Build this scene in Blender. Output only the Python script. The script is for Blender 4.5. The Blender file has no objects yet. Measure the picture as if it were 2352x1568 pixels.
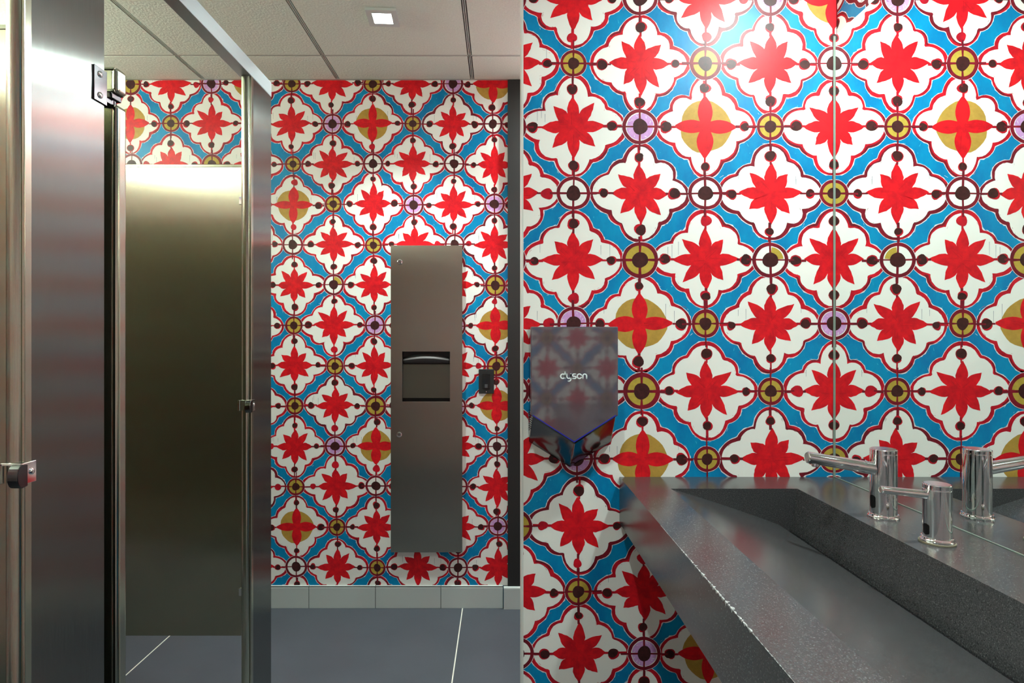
import bpy, math, random
from mathutils import Vector
from math import sin, cos, pi, sqrt

SC = bpy.context.scene
COL = SC.collection

# ------------------------------------------------------------------ camera
F = 1346.0                       # focal length in pixels of the 2352 px wide frame
EYE = 1.226
cam_d = bpy.data.cameras.new('camera')
cam_d.sensor_width = 36.0
cam_d.lens = F / 2352 * 36.0
cam_d.shift_x = 25 / 2352
cam_d.shift_y = -8 / 2352
cam_d.clip_start = 0.02
cam = bpy.data.objects.new('camera', cam_d)
cam.location = (0, 0, EYE)
cam.rotation_euler = (pi / 2, 0, 0)
COL.objects.link(cam)
SC.camera = cam

# ------------------------------------------------------------------ world, exposure
w = bpy.data.worlds.new('world'); SC.world = w
w.use_nodes = True
w.node_tree.nodes['Background'].inputs[0].default_value = (0.9, 0.95, 1.0, 1)
w.node_tree.nodes['Background'].inputs[1].default_value = 0.05
SC.view_settings.view_transform = 'Standard'
SC.view_settings.look = 'None'
SC.view_settings.gamma = 1
SC.view_settings.exposure = 0.2
SC.view_settings.use_curve_mapping = False

DOWNLIGHT_POWER = 9.0           # W per ceiling downlight
SINK_LIGHT_POWER = 19.0
STALL_LIGHT_POWER = 40.0         # W, linear lamp along the stalls' rear wall

# room dimensions (metres)
CEIL = 2.400
D1 = 1.660       # near mural wall
D2 = 2.6706      # far mural wall
XR = 0.950       # mirror wall
XL = -2.20
YN = -0.45       # wall behind the camera
XS = -0.727      # front plane of the stalls
ZC = EYE - 0.393 # counter top


# ------------------------------------------------------------------ materials
def srgb(r, g, b):
    f = lambda c: (c / 255 / 12.92) if c / 255 <= .04045 else ((c / 255 + .055) / 1.055) ** 2.4
    return (f(r), f(g), f(b), 1)


def new_mat(name):
    m = bpy.data.materials.new(name); m.use_nodes = True
    nt = m.node_tree
    return m, nt, nt.nodes['Principled BSDF']


def simple(name, col, rough=.5, metal=0., noise=0., nscale=30, bump=0., bscale=200, spec=.5, stretch=(1, 1, 1), coat=0., dark=None):
    m, nt, b = new_mat(name)
    b.inputs['Roughness'].default_value = rough
    b.inputs['Metallic'].default_value = metal
    b.inputs['Specular IOR Level'].default_value = spec
    b.inputs['Coat Weight'].default_value = coat
    b.inputs['Coat Roughness'].default_value = .08
    b.inputs['Base Color'].default_value = col
    if noise or bump:
        tc = nt.nodes.new('ShaderNodeTexCoord')
        mp = nt.nodes.new('ShaderNodeMapping')
        mp.inputs['Scale'].default_value = stretch
        nt.links.new(tc.outputs['Object'], mp.inputs[0])
    if noise:
        n = nt.nodes.new('ShaderNodeTexNoise'); n.inputs['Scale'].default_value = nscale
        n.inputs['Detail'].default_value = 5; n.inputs['Roughness'].default_value = .65
        nt.links.new(mp.outputs[0], n.inputs['Vector'])
        r = nt.nodes.new('ShaderNodeMapRange')
        r.inputs['From Min'].default_value = .35; r.inputs['From Max'].default_value = .7
        nt.links.new(n.outputs['Fac'], r.inputs['Value'])
        mx = nt.nodes.new('ShaderNodeMix'); mx.data_type = 'RGBA'
        d = dark if dark else tuple(c * (1 - noise) for c in col[:3]) + (1,)
        mx.inputs['A'].default_value = col; mx.inputs['B'].default_value = d
        nt.links.new(r.outputs[0], mx.inputs['Factor'])
        nt.links.new(mx.outputs['Result'], b.inputs['Base Color'])
    if bump:
        n2 = nt.nodes.new('ShaderNodeTexNoise'); n2.inputs['Scale'].default_value = bscale
        n2.inputs['Detail'].default_value = 3
        nt.links.new(mp.outputs[0], n2.inputs['Vector'])
        bp = nt.nodes.new('ShaderNodeBump'); bp.inputs['Strength'].default_value = bump
        bp.inputs['Distance'].default_value = .002
        nt.links.new(n2.outputs['Fac'], bp.inputs['Height'])
        nt.links.new(bp.outputs[0], b.inputs['Normal'])
    return m


def brushed(name, col, rough=.28, aniso=.85, grain=.12):
    """brushed steel, grain vertical: reflections smear sideways"""
    m, nt, b = new_mat(name)
    b.inputs['Metallic'].default_value = 1
    b.inputs['Anisotropic'].default_value = aniso
    g = nt.nodes.new('ShaderNodeNewGeometry')
    cr = nt.nodes.new('ShaderNodeVectorMath'); cr.operation = 'CROSS_PRODUCT'
    cr.inputs[1].default_value = (0.01, 0.013, 1)
    nt.links.new(g.outputs['Normal'], cr.inputs[0])
    nt.links.new(cr.outputs[0], b.inputs['Tangent'])
    tc = nt.nodes.new('ShaderNodeTexCoord')
    mp = nt.nodes.new('ShaderNodeMapping'); mp.inputs['Scale'].default_value = (900, 900, 25)
    nt.links.new(tc.outputs['Object'], mp.inputs[0])
    n = nt.nodes.new('ShaderNodeTexNoise'); n.inputs['Scale'].default_value = 1; n.inputs['Detail'].default_value = 2
    nt.links.new(mp.outputs[0], n.inputs['Vector'])
    mx = nt.nodes.new('ShaderNodeMix'); mx.data_type = 'RGBA'
    mx.inputs['A'].default_value = tuple(c * (1 - grain) for c in col[:3]) + (1,)
    mx.inputs['B'].default_value = tuple(min(1, c * (1 + grain)) for c in col[:3]) + (1,)
    nt.links.new(n.outputs['Fac'], mx.inputs['Factor'])
    nt.links.new(mx.outputs['Result'], b.inputs['Base Color'])
    r = nt.nodes.new('ShaderNodeMapRange')
    r.inputs['To Min'].default_value = rough - .03; r.inputs['To Max'].default_value = rough + .03
    nt.links.new(n.outputs['Fac'], r.inputs['Value'])
    nt.links.new(r.outputs[0], b.inputs['Roughness'])
    return m


def emis(name, col, strength):
    m, nt, b = new_mat(name)
    b.inputs['Base Color'].default_value = (.8, .8, .8, 1)
    b.inputs['Emission Color'].default_value = col
    b.inputs['Emission Strength'].default_value = strength
    return m


MR = .38   # gloss of the wall covering
M = {}
MSPEC = .24
M['blue'] = simple('mural_blue', srgb(0, 138, 186), MR, noise=.3, nscale=14, dark=srgb(0, 110, 166), stretch=(1, 1, .6), bump=.05, bscale=60)
M['teal'] = simple('mural_teal', srgb(70, 185, 205), MR)
M['fringe'] = simple('mural_pale', srgb(225, 222, 226), MR)
M['red'] = simple('mural_red', srgb(206, 22, 40), MR, noise=.3, nscale=26, dark=srgb(140, 14, 34))
M['maroon'] = simple('mural_maroon', srgb(134, 22, 40), MR, noise=.3, nscale=26, dark=srgb(88, 22, 32))
M['star'] = simple('mural_star_red', srgb(224, 24, 34), MR, noise=.3, nscale=40, dark=srgb(180, 14, 30))
M['streak'] = simple('mural_streak', srgb(150, 16, 24), MR)
M['white'] = simple('mural_white', srgb(236, 236, 230), MR, noise=.03, nscale=9)
M['gold'] = simple('mural_gold', srgb(184, 146, 66), MR, noise=.2, nscale=60)
M['olive'] = simple('mural_ring_gold', srgb(186, 160, 66), MR, noise=.2, nscale=60)
M['pink'] = simple('mural_pink', srgb(208, 160, 212), MR, noise=.2, nscale=50, dark=srgb(190, 140, 196))
M['brown'] = simple('mural_brown', srgb(72, 34, 34), MR, noise=.3, nscale=70, dark=srgb(48, 24, 24))
M['drip'] = simple('mural_drip', srgb(30, 60, 100), MR)
MURAL = ['blue', 'teal', 'fringe', 'red', 'maroon', 'star', 'streak', 'white', 'gold', 'olive', 'pink', 'brown', 'drip', 'bead']
M['bead'] = simple('corner_bead', srgb(215, 215, 208), .35)
M['ceiling'] = simple('ceiling_tile', srgb(228, 236, 224), .9, noise=.12, nscale=160, bump=1., bscale=110)
M['tbar'] = simple('ceiling_grid', srgb(180, 186, 178), .5)
M['gap'] = simple('ceiling_reveal', srgb(60, 58, 56), .8)  # shadow lines beside the grid bars, put in as dark grey
M['floor'] = simple('floor_tile', srgb(70, 74, 82), .45, noise=.15, nscale=4, bump=.1, bscale=300)
M['grout'] = simple('floor_grout', srgb(214, 212, 200), .8)
M['cove'] = simple('cove_tile', srgb(186, 194, 192), .22, coat=.4)
M['seam'] = simple('tile_seam', srgb(70, 72, 70), .7)
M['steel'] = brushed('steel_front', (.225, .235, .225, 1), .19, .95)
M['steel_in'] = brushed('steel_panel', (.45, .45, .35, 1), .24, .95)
M['steel_cab'] = brushed('steel_cabinet', (.36, .345, .30, 1), .24, .95)
M['edge'] = brushed('steel_edge', (.50, .51, .42, 1), .18, .4, .03)
M['rail'] = simple('anodised_rail', (.46, .52, .54, 1), .45, .85, noise=.05, nscale=300, stretch=(1, .05, 1))
M['chrome'] = simple('chrome', (.86, .87, .88, 1), .06, 1.)
M['chrome_dark'] = simple('dark_chrome', (.12, .12, .13, 1), .12, 1.)
M['black'] = simple('black_paint', srgb(30, 29, 29), .55)
M['black_gloss'] = simple('black_gloss', (.006, .006, .006, 1), .08)
M['grey_plastic'] = simple('grey_switch', srgb(72, 72, 74), .5)
M['dryer'] = simple('dryer_nickel', srgb(82, 72, 79), .05, 0., noise=.05, nscale=500)
M['dryer'].node_tree.nodes['Principled BSDF'].inputs['IOR'].default_value = 2.15
M['dryer_low'] = simple('dryer_lower', (.17, .16, .165, 1), .12, 1.)
M['letter'] = simple('letter_white', srgb(225, 235, 235), .5)
M['blue_line'] = simple('blue_seam', srgb(25, 30, 170), .4)
M['mirror'] = simple('mirror_silver', (.90, .94, .92, 1), .0, 1.)
M['glass_edge'] = simple('mirror_edge', srgb(150, 175, 165), .2)
M['silicone'] = simple('silicone', srgb(128, 142, 132), .3)
M['gasket'] = simple('gasket', srgb(120, 112, 92), .6)
M['lens'] = emis('lamp_lens', (.95, 1, .97, 1), 25)
M['tube'] = emis('lamp_tube', (.86, 1, .80, 1), 56)
M['fixture'] = simple('fixture_frame', srgb(200, 208, 205), .3)
M['chip'] = simple('chipped_edge', srgb(190, 190, 190), .7, noise=.85, nscale=260)
M['tray'] = simple('tray_steel_shaded', (.13, .12, .10, 1), .4, 1.)  # tray and lip darkened to stand in for shade inside the towel recess
M['paper'] = simple('inner_lip', (.1, .09, .09, 1), .5, .7)

for k_ in MURAL:
    if k_ != 'bead': M[k_].node_tree.nodes['Principled BSDF'].inputs['Specular IOR Level'].default_value = MSPEC
# counter: dark honed stone with fine speckle
m, nt, b = new_mat('counter_stone')
tc = nt.nodes.new('ShaderNodeTexCoord')
n1 = nt.nodes.new('ShaderNodeTexNoise'); n1.inputs['Scale'].default_value = 480; n1.inputs['Detail'].default_value = 2
n2 = nt.nodes.new('ShaderNodeTexNoise'); n2.inputs['Scale'].default_value = 7; n2.inputs['Detail'].default_value = 4
nt.links.new(tc.outputs['Object'], n1.inputs['Vector']); nt.links.new(tc.outputs['Object'], n2.inputs['Vector'])
cr = nt.nodes.new('ShaderNodeValToRGB')
cr.color_ramp.elements[0].position = .3; cr.color_ramp.elements[0].color = srgb(44, 44, 45)
cr.color_ramp.elements[1].position = .62; cr.color_ramp.elements[1].color = srgb(66, 66, 68)
e = cr.color_ramp.elements.new(.72); e.color = srgb(98, 98, 100)
nt.links.new(n1.outputs['Fac'], cr.inputs[0])
nt.links.new(cr.outputs[0], b.inputs['Base Color'])
mr = nt.nodes.new('ShaderNodeMapRange'); mr.inputs['To Min'].default_value = .16; mr.inputs['To Max'].default_value = .30
nt.links.new(n2.outputs['Fac'], mr.inputs['Value']); nt.links.new(mr.outputs[0], b.inputs['Roughness'])
b.inputs['Specular IOR Level'].default_value = .75
M['stone'] = m


# ------------------------------------------------------------------ mesh helpers
def tag(o, label=None, cat=None, group=None, kind=None):
    if label: o['label'] = label
    if cat: o['category'] = cat
    if group: o['group'] = group
    if kind: o['kind'] = kind
    return o


def thing(name, loc, label, cat, group=None):
    o = bpy.data.objects.new(name, None); COL.objects.link(o)
    o.location = loc; o.empty_display_size = .05
    return tag(o, label, cat, group)


def wloc(o):
    v = Vector((0, 0, 0))
    while o is not None:
        v += o.location; o = o.parent
    return v


class MB:
    def __init__(s): s.v = []; s.f = []; s.m = []; s.sm = []

    def face(s, pts, mi=0, smooth=False):
        i = len(s.v); s.v += [tuple(p) for p in pts]
        s.f.append(list(range(i, i + len(pts)))); s.m.append(mi); s.sm.append(smooth)

    def box(s, x0, x1, y0, y1, z0, z1, mi=0, faces=None):
        i = len(s.v)
        s.v += [(x0, y0, z0), (x1, y0, z0), (x1, y1, z0), (x0, y1, z0), (x0, y0, z1), (x1, y0, z1), (x1, y1, z1), (x0, y1, z1)]
        q = {'-z': (0, 3, 2, 1), '+z': (4, 5, 6, 7), '-y': (0, 1, 5, 4), '+x': (1, 2, 6, 5), '+y': (2, 3, 7, 6), '-x': (3, 0, 4, 7)}
        for k, t in q.items():
            mm = faces.get(k, mi) if faces else mi
            s.f.append([i + a for a in t]); s.m.append(mm); s.sm.append(False)

    def grid(s, rows, mi=0, close=False, smooth=True, caps=False):
        """rows: list of equal-length point loops"""
        i0 = len(s.v); n = len(rows[0])
        for r in rows: s.v += [tuple(p) for p in r]
        for a in range(len(rows) - 1):
            for k in range(n if close else n - 1):
                k2 = (k + 1) % n
                s.f.append([i0 + a * n + k, i0 + a * n + k2, i0 + (a + 1) * n + k2, i0 + (a + 1) * n + k]); s.m.append(mi); s.sm.append(smooth)
        if caps:
            s.f.append([i0 + k for k in range(n)][::-1]); s.m.append(mi); s.sm.append(False)
            b0 = i0 + (len(rows) - 1) * n
            s.f.append([b0 + k for k in range(n)]); s.m.append(mi); s.sm.append(False)

    def lathe(s, prof, c, axis='z', n=40, mi=0, sx=1., sy=1., caps=True):
        """prof: (r, h) list along the axis through c"""
        rows = []
        for r, h in prof:
            row = []
            for k in range(n):
                a = 2 * pi * k / n
                u, v = r * cos(a) * sx, r * sin(a) * sy
                if axis == 'z': p = (c[0] + u, c[1] + v, c[2] + h)
                elif axis == 'x': p = (c[0] + h, c[1] + u, c[2] + v)
                else: p = (c[0] - u, c[1] + h, c[2] + v)
                row.append(p)
            rows.append(row)
        s.grid(rows, mi, close=True, caps=caps)

    def tube(s, a, b, r0, r1=None, n=32, mi=0, rnd=.0015):
        a = Vector(a); b = Vector(b); r1 = r0 if r1 is None else r1
        d = (b - a).normalized(); u = d.orthogonal().normalized(); v = d.cross(u)
        L = (b - a).length
        rows = []
        for t, r in ((0, r0 - rnd), (rnd, r0), (L - rnd, r1), (L, r1 - rnd)):
            p = a + d * t
            rows.append([p + (u * cos(2 * pi * k / n) + v * sin(2 * pi * k / n)) * r for k in range(n)])
        s.grid(rows, mi, close=True, caps=True)

    def prism(s, poly, axis, a, b, mi=0, smooth=False):
        """poly extruded along axis from a to b. poly coordinates are the two other axes in order"""
        def P(p, h):
            return {'x': (h, p[0], p[1]), 'y': (p[0], h, p[1]), 'z': (p[0], p[1], h)}[axis]
        n = len(poly); i = len(s.v)
        s.v += [P(p, a) for p in poly] + [P(p, b) for p in poly]
        for k in range(n):
            k2 = (k + 1) % n
            s.f.append([i + k, i + k2, i + n + k2, i + n + k]); s.m.append(mi); s.sm.append(smooth)
        s.f.append([i + k for k in range(n)][::-1]); s.m.append(mi); s.sm.append(False)
        s.f.append([i + n + k for k in range(n)]); s.m.append(mi); s.sm.append(False)

    def build(s, name, mats, parent=None, bevel=0, seg=2, fix=True, loc=None):
        me = bpy.data.meshes.new(name)
        off = wloc(parent) if parent else Vector(loc or (0, 0, 0))
        me.from_pydata([(v[0] - off.x, v[1] - off.y, v[2] - off.z) for v in s.v], [], s.f)
        for mm in (mats if isinstance(mats, (list, tuple)) else [mats]):
            me.materials.append(M[mm])
        for p, mi, sm in zip(me.polygons, s.m, s.sm):
            p.material_index = mi; p.use_smooth = sm
        me.validate()
        if fix:
            import bmesh
            bm = bmesh.new(); bm.from_mesh(me)
            bmesh.ops.recalc_face_normals(bm, faces=bm.faces)
            bm.to_mesh(me); bm.free()
        if any(s.sm): me.set_sharp_from_angle(angle=math.radians(35))
        me.update()
        o = bpy.data.objects.new(name, me); COL.objects.link(o)
        if parent: o.parent = parent
        elif loc: o.location = loc
        if bevel:
            md = o.modifiers.new('bevel', 'BEVEL'); md.width = bevel; md.segments = seg; md.limit_method = 'ANGLE'
            md.angle_limit = math.radians(35)
        return o


# ------------------------------------------------------------------ the hand-painted mural
def clip(poly, x0, x1, y0, y1):
    def cut(pts, inside, inter):
        out = []
        for k in range(len(pts)):
            a, b = pts[k - 1], pts[k]
            ia, ib = inside(a), inside(b)
            if ib:
                if not ia: out.append(inter(a, b))
                out.append(b)
            elif ia: out.append(inter(a, b))
        return out
    ix = lambda c: (lambda a, b: (c, a[1] + (b[1] - a[1]) * (c - a[0]) / (b[0] - a[0])))
    iy = lambda c: (lambda a, b: (a[0] + (b[0] - a[0]) * (c - a[1]) / (b[1] - a[1]), c))
    for ins, it in ((lambda p: p[0] >= x0, ix(x0)), (lambda p: p[0] <= x1, ix(x1)), (lambda p: p[1] >= y0, iy(y0)), (lambda p: p[1] <= y1, iy(y1))):
        if len(poly) < 3: return []
        poly = cut(poly, ins, it)
    return poly


P_ = .1835       # half spacing of the pattern's lattice


def bez(a, b, c, d, n):
    out = []
    for k in range(n):
        t = k / n; u = 1 - t
        out.append((a[0] * u ** 3 + 3 * b[0] * u * u * t + 3 * c[0] * u * t * t + d[0] * t ** 3,
                    a[1] * u ** 3 + 3 * b[1] * u * u * t + 3 * c[1] * u * t * t + d[1] * t ** 3))
    return out


def offset(poly, dist):
    """move an outline outwards; dist: number or function of the index"""
    n = len(poly); out = []
    for k in range(n):
        a, c = poly[k - 1], poly[(k + 1) % n]
        tx, ty = c[0] - a[0], c[1] - a[1]
        L = math.hypot(tx, ty) or 1
        d = dist(k) if callable(dist) else dist
        out.append((poly[k][0] + ty / L * d, poly[k][1] - tx / L * d))
    return out


def blob(rng, cx, cy, rx, ry, n=14, j=.1):
    ph = rng.random() * 6; a1 = rng.uniform(0, j); a2 = rng.uniform(0, j)
    return [(cx + rx * cos(t) * (1 + a1 * sin(2 * t + ph) + a2 * sin(3 * t + ph * 2) + rng.uniform(-.3, .3) * j),
             cy + ry * sin(t) * (1 + a1 * sin(2 * t + ph) + a2 * sin(3 * t + ph * 2) + rng.uniform(-.3, .3) * j))
            for t in (2 * pi * k / n for k in range(n))]


def mural(mb, to3, x0, x1, y0, y1, items, seed, hi=True):
    """items: (kind, x, y, style[, size]) in wall coordinates (x right, y up). to3(x, y, h) gives the point h off the wall"""
    rng = random.Random(seed)
    idx = {k: i for i, k in enumerate(MURAL)}
    cnt = [0]

    def put(poly, mat, layer, fan=None):
        cnt[0] += 1
        h = layer * .00009 + (cnt[0] % 7) * .000006
        if fan and not all(x0 <= p[0] <= x1 and y0 <= p[1] <= y1 for p in poly):
            n = len(poly)
            for k in range(n):
                t = clip([fan, poly[k], poly[(k + 1) % n]], x0, x1, y0, y1)
                if len(t) >= 3: mb.face([to3(p[0], p[1], h) for p in t], idx[mat])
            return
        if fan:
            i = len(mb.v); n = len(poly)
            mb.v += [to3(fan[0], fan[1], h)] + [to3(p[0], p[1], h) for p in poly]
            for k in range(n):
                mb.f.append([i, i + 1 + k, i + 1 + (k + 1) % n]); mb.m.append(idx[mat]); mb.sm.append(False)
            return
        poly = clip(poly, x0, x1, y0, y1)
        if len(poly) < 3: return
        mb.face([to3(p[0], p[1], h) for p in poly], idx[mat])

    NB = 9 if hi else 5
    for it in items:
        kind, cx, cy, style = it[:4]
        size = it[4] if len(it) > 4 else None
        if cx < x0 - .2 or cx > x1 + .2 or cy < y0 - .2 or cy > y1 + .2: continue
        if kind == 'm':
            R = P_ * (.728 + rng.uniform(-.012, .012)) * (size or 1)
            RX = R * rng.uniform(.97, 1.05); RY = R * rng.uniform(.96, 1.02)
            J = lambda s=.028: rng.uniform(-s, s)
            lobes = []                  # (angle, centre distance, half length, half width)
            for q in range(8):
                if q % 2 == 0: lobes.append((q * pi / 4 + J(.05), .62 + J(.03), .385 + J(.015), .34 + J(.04)))
                else: lobes.append((q * pi / 4 + J(.12), .535 + J(.035), .265 + J(.03), .27 + J(.035)))

            def rim(t, g):
                best = .3
                for la, lc, ll, lw in lobes:
                    d = (t - la + pi) % (2 * pi) - pi
                    if abs(d) > 1.2: continue
                    A_, B_ = ll + g, lw + g
                    ca, sa = cos(d), sin(d)
                    a_ = (ca / A_) ** 2 + (sa / B_) ** 2; b_ = -2 * ca * lc / A_ ** 2; c_ = (lc / A_) ** 2 - 1
                    D_ = b_ * b_ - 4 * a_ * c_
                    if D_ >= 0: best = max(best, (-b_ + sqrt(D_)) / (2 * a_))
                return best
            n = 128 if hi else 64
            ph1, ph2 = rng.random() * 6, rng.random() * 6
            TH = [2 * pi * k / n for k in range(n)]
            wdt = [.066 + .014 * sin(3 * t + ph1) + .009 * sin(8 * t + ph2) for t in TH]
            ctr = (cx, cy)

            def ring_(g): return [(cx + RX * rim(t, g(k)) * cos(t), cy + RY * rim(t, g(k)) * sin(t)) for k, t in enumerate(TH)]
            oc = 'red' if rng.random() < .8 else 'maroon'
            put(ring_(lambda k: wdt[k] + .006 + abs(rng.gauss(0, .011))), 'fringe', 1, ctr)
            put(ring_(lambda k: wdt[k] + rng.uniform(-.004, .004)), oc, 2, ctr)
            if hi:      # darker second strokes over part of the outline
                o1 = ring_(lambda k: wdt[k] * .98); o2 = ring_(lambda k: wdt[k] * .42)
                for _ in range(3):
                    k0 = rng.randrange(n); ln = rng.randint(7, 16)
                    seg = [(k0 + k) % n for k in range(ln)]
                    for a_, b_ in zip(seg, seg[1:]): put([o1[a_], o1[b_], o2[b_], o2[a_]], 'maroon' if oc == 'red' else 'red', 2.5)
            put(ring_(lambda k: rng.uniform(-.007, .003)), 'white', 3, ctr)
            if hi:      # dry-brush flecks and drags beside the outline
                for _ in range(26):
                    k = rng.randrange(n); t = TH[k]; g = rng.choice([-.018, -.03, wdt[k] + .014, wdt[k] + .03]) * rng.uniform(.6, 1.3)
                    q0 = rim(t, g); t2 = t + rng.uniform(.015, .07); q1 = rim(t2, g * rng.uniform(.7, 1.2)); wf = rng.uniform(.002, .008)
                    put([(cx + RX * q0 * cos(t), cy + RY * q0 * sin(t)), (cx + RX * q1 * cos(t2), cy + RY * q1 * sin(t2)), (cx + RX * (q1 + wf) * cos(t2), cy + RY * (q1 + wf) * sin(t2)),
                         (cx + RX * (q0 + wf) * cos(t), cy + RY * (q0 + wf) * sin(t))], oc if g < .05 or rng.random() < .3 else 'fringe', 3.8 if g < .05 else .8)
            # star or cross
            LC = [rng.uniform(.58, .71) for _ in range(4)]
            LD = [rng.uniform(.55, .68) for _ in range(4)]
            if style == 'gold':
                g = []
                ng = 30; ph = rng.random() * 6
                for k in range(ng):
                    t = 2 * pi * k / ng
                    g.append((cx + RX * cos(t) * (.54 + .02 * sin(3 * t + ph) + .012 * sin(7 * t + ph)), cy + RY * sin(t) * (.55 + .02 * sin(3 * t + ph) + .01 * sin(6 * t))))
                put(g, 'gold', 4, ctr)
                LC = [rng.uniform(.66, .72) for _ in range(4)]
                for q in range(4):
                    a = q * pi / 2 + J(.03)
                    wd = .145 + J(.02)
                    c, s = cos(a), sin(a)
                    T = lambda u, v: (cx + RX * (u * c - v * s), cy + RY * (u * s + v * c))
                    hb = bez((0, .095), (.12, .09), (.22, wd * 1.35), (.40, wd), 6) + bez((.40, wd), (.52, wd * .9), (.60, .04), (LC[q], .004), 6)
                    poly = [T(u, v) for u, v in hb] + [T(u, -v) for u, v in hb[::-1]]
                    put(poly, 'star', 5 + .12 * q)
            else:
                tipsl = []
                rv = .315
                pts = []
                for q in range(8):
                    a = q * pi / 4 + (J(.05) if q % 2 == 0 else J(.12))
                    L = LC[q // 2] if q % 2 == 0 else LD[q // 2]
                    bw = .135 if q % 2 == 0 else .115
                    va, vb = q * pi / 4 - pi / 8, q * pi / 4 + pi / 8
                    r_ = rv + J(.02)
                    V0 = (r_ * cos(va), r_ * sin(va)); V1 = (r_ * cos(vb), r_ * sin(vb))
                    T = (L * cos(a), L * sin(a))
                    c, s = cos(a), sin(a)
                    K = lambda u, v: (u * c - v * s, u * s + v * c)
                    pts += bez(V0, K(.40, -bw * 1.12), K(L * .80, -bw * .62), T, 6)
                    pts += bez(T, K(L * .80, bw * .62), K(.40, bw * 1.12), V1, 6)
                put([(cx + RX * (p[0] + rng.uniform(-.006, .006)), cy + RY * (p[1] + rng.uniform(-.006, .006))) for p in pts], 'star', 5, ctr)
            # brush streaks inside the star
            for _ in range(9 if hi else 0):
                a = rng.randrange(8) * pi / 4 + rng.uniform(-.08, .08)
                if style == 'gold': a = rng.randrange(4) * pi / 2 + rng.uniform(-.08, .08)
                r0 = rng.uniform(.02, .2); r1 = r0 + rng.uniform(.12, .28); off = rng.uniform(-.05, .05); wd = rng.uniform(.002, .007)
                c, s = cos(a), sin(a)
                put([(cx + R * (u * c - v * s), cy + R * (u * s + v * c)) for u, v in ((r0, off), (r1, off + .008), (r1, off + .008 + wd * .5), (r0, off + wd))], 'streak', 6)
            # stem and dot in each main lobe
            for q in range(4):
                a = q * pi / 2 + J(.03)
                c, s = cos(a), sin(a)
                L = LC[q]; dd = min(.84, L + .145 + J(.02))
                wd = .017 + abs(J(.012))
                T = lambda u, v: (cx + RX * (u * c - v * s), cy + RY * (u * s + v * c))
                put([T(L - .05, -wd), T(1.08, -wd), T(1.08, wd), T(L - .05, wd)], 'maroon' if rng.random() < .4 else 'red', 6.5)
                r0 = R * rng.uniform(.082, .115)
                p = T(dd, J(.01))
                put(blob(rng, p[0] + R * J(.02), p[1] + R * J(.02), r0 * 1.12, r0 * 1.12, 16, .10), 'red', 7)
                if rng.random() < .88:
                    put(blob(rng, p[0], p[1], r0 * .98, r0 * rng.uniform(.85, 1.02), 14, .10), 'brown', 7.6)
            # drips
            for _ in range(3 if hi and rng.random() < .6 else 0):
                dx = rng.uniform(-.8, -.5) * R if rng.random() < .6 else rng.uniform(.5, .8) * R
                yy = cy + rng.uniform(.25, .45) * R; ln = R * rng.uniform(.12, .3)
                put([(cx + dx, yy), (cx + dx + .0009, yy), (cx + dx + .0008, yy - ln), (cx + dx + .0002, yy - ln)], 'drip', 3.6)
        else:
            base = {'gold': .046, 'white': .047, 'pink': .047, 'half': .049}[style]
            r = base * (size or 1) * rng.uniform(.96, 1.03)
            rx, ry = r * rng.uniform(.96, 1.04), r * rng.uniform(.97, 1.05)
            NB2 = 34 if hi else 20
            k_ = rng.random() * 6
            circ = lambda f, j=.02: [(cx + rx * f * cos(t) * (1 + j * sin(2 * t + k_)) + rng.uniform(-.0004, .0004), cy + ry * f * sin(t) * (1 + j * sin(3 * t + k_)) + rng.uniform(-.0004, .0004)) for t in (2 * pi * k / NB2 for k in range(NB2))]
            put(circ(1.03), 'fringe', 8)
            put(circ(1.0), 'maroon', 8.8)
            put(circ(.80), {'gold': 'maroon', 'white': 'white', 'pink': 'white', 'half': 'white'}[style], 9.5)
            fill = {'gold': 'olive', 'white': 'white', 'pink': 'pink', 'half': 'white'}[style]
            f1 = .76 if style != 'gold' else .78
            for q in range(4):            # four quadrants of the ring
                t0, t1 = q * pi / 2 + .10, (q + 1) * pi / 2 - .10
                arc = [t0 + (t1 - t0) * k / 7 for k in range(8)]
                fl = fill
                if style == 'half': fl = 'olive' if q == 0 or (q == 3 and rng.random() < .5) else 'white'
                fo = f1 * rng.uniform(.96, 1.03); fi = .40
                put([(cx + rx * fo * cos(t), cy + ry * fo * sin(t)) for t in arc] + [(cx + rx * fi * cos(t), cy + ry * fi * sin(t)) for t in arc[::-1]], fl, 10)
                if style == 'pink' and hi:
                    for _ in range(3):
                        t = rng.uniform(t0, t1); a, b_ = rng.uniform(.5, .6), rng.uniform(.62, .72)
                        put([(cx + rx * a * cos(t), cy + ry * a * sin(t)), (cx + rx * b_ * cos(t + .12), cy + ry * b_ * sin(t + .12)), (cx + rx * b_ * cos(t + .2), cy + ry * b_ * sin(t + .2))], 'fringe', 10.4)
            for q in range(4):
                a = q * pi / 2 + rng.uniform(-.04, .04); wd = r * rng.uniform(.04, .075)
                c, s = cos(a), sin(a)
                L = P_ - .735 * P_ + .012 if True else 0
                L = max(L + .006, r)
                put([(cx + u * c - v * s, cy + u * s + v * c) for u, v in ((0, -wd), (L, -wd), (L, wd), (0, wd))], 'maroon', 10.8)
            put(blob(rng, cx, cy, rx * .43, ry * .45, 18, .07), 'brown', 11.6)
    if hi:   # pale flecks left between the brush strokes of the blue
        for _ in range(int((x1 - x0) * (y1 - y0) * 260)):
            px, py = rng.uniform(x0, x1), rng.uniform(y0, y1); a = rng.uniform(.9, 2.2); L = abs(rng.gauss(.003, .005)); wd = rng.uniform(.0003, .0009)
            c, s = cos(a), sin(a)
            put([(px + u * c - v * s, py + u * s + v * c) for u, v in ((0, -wd), (L, -wd * .3), (L, wd * .3), (0, wd))], 'teal', .6)


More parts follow.
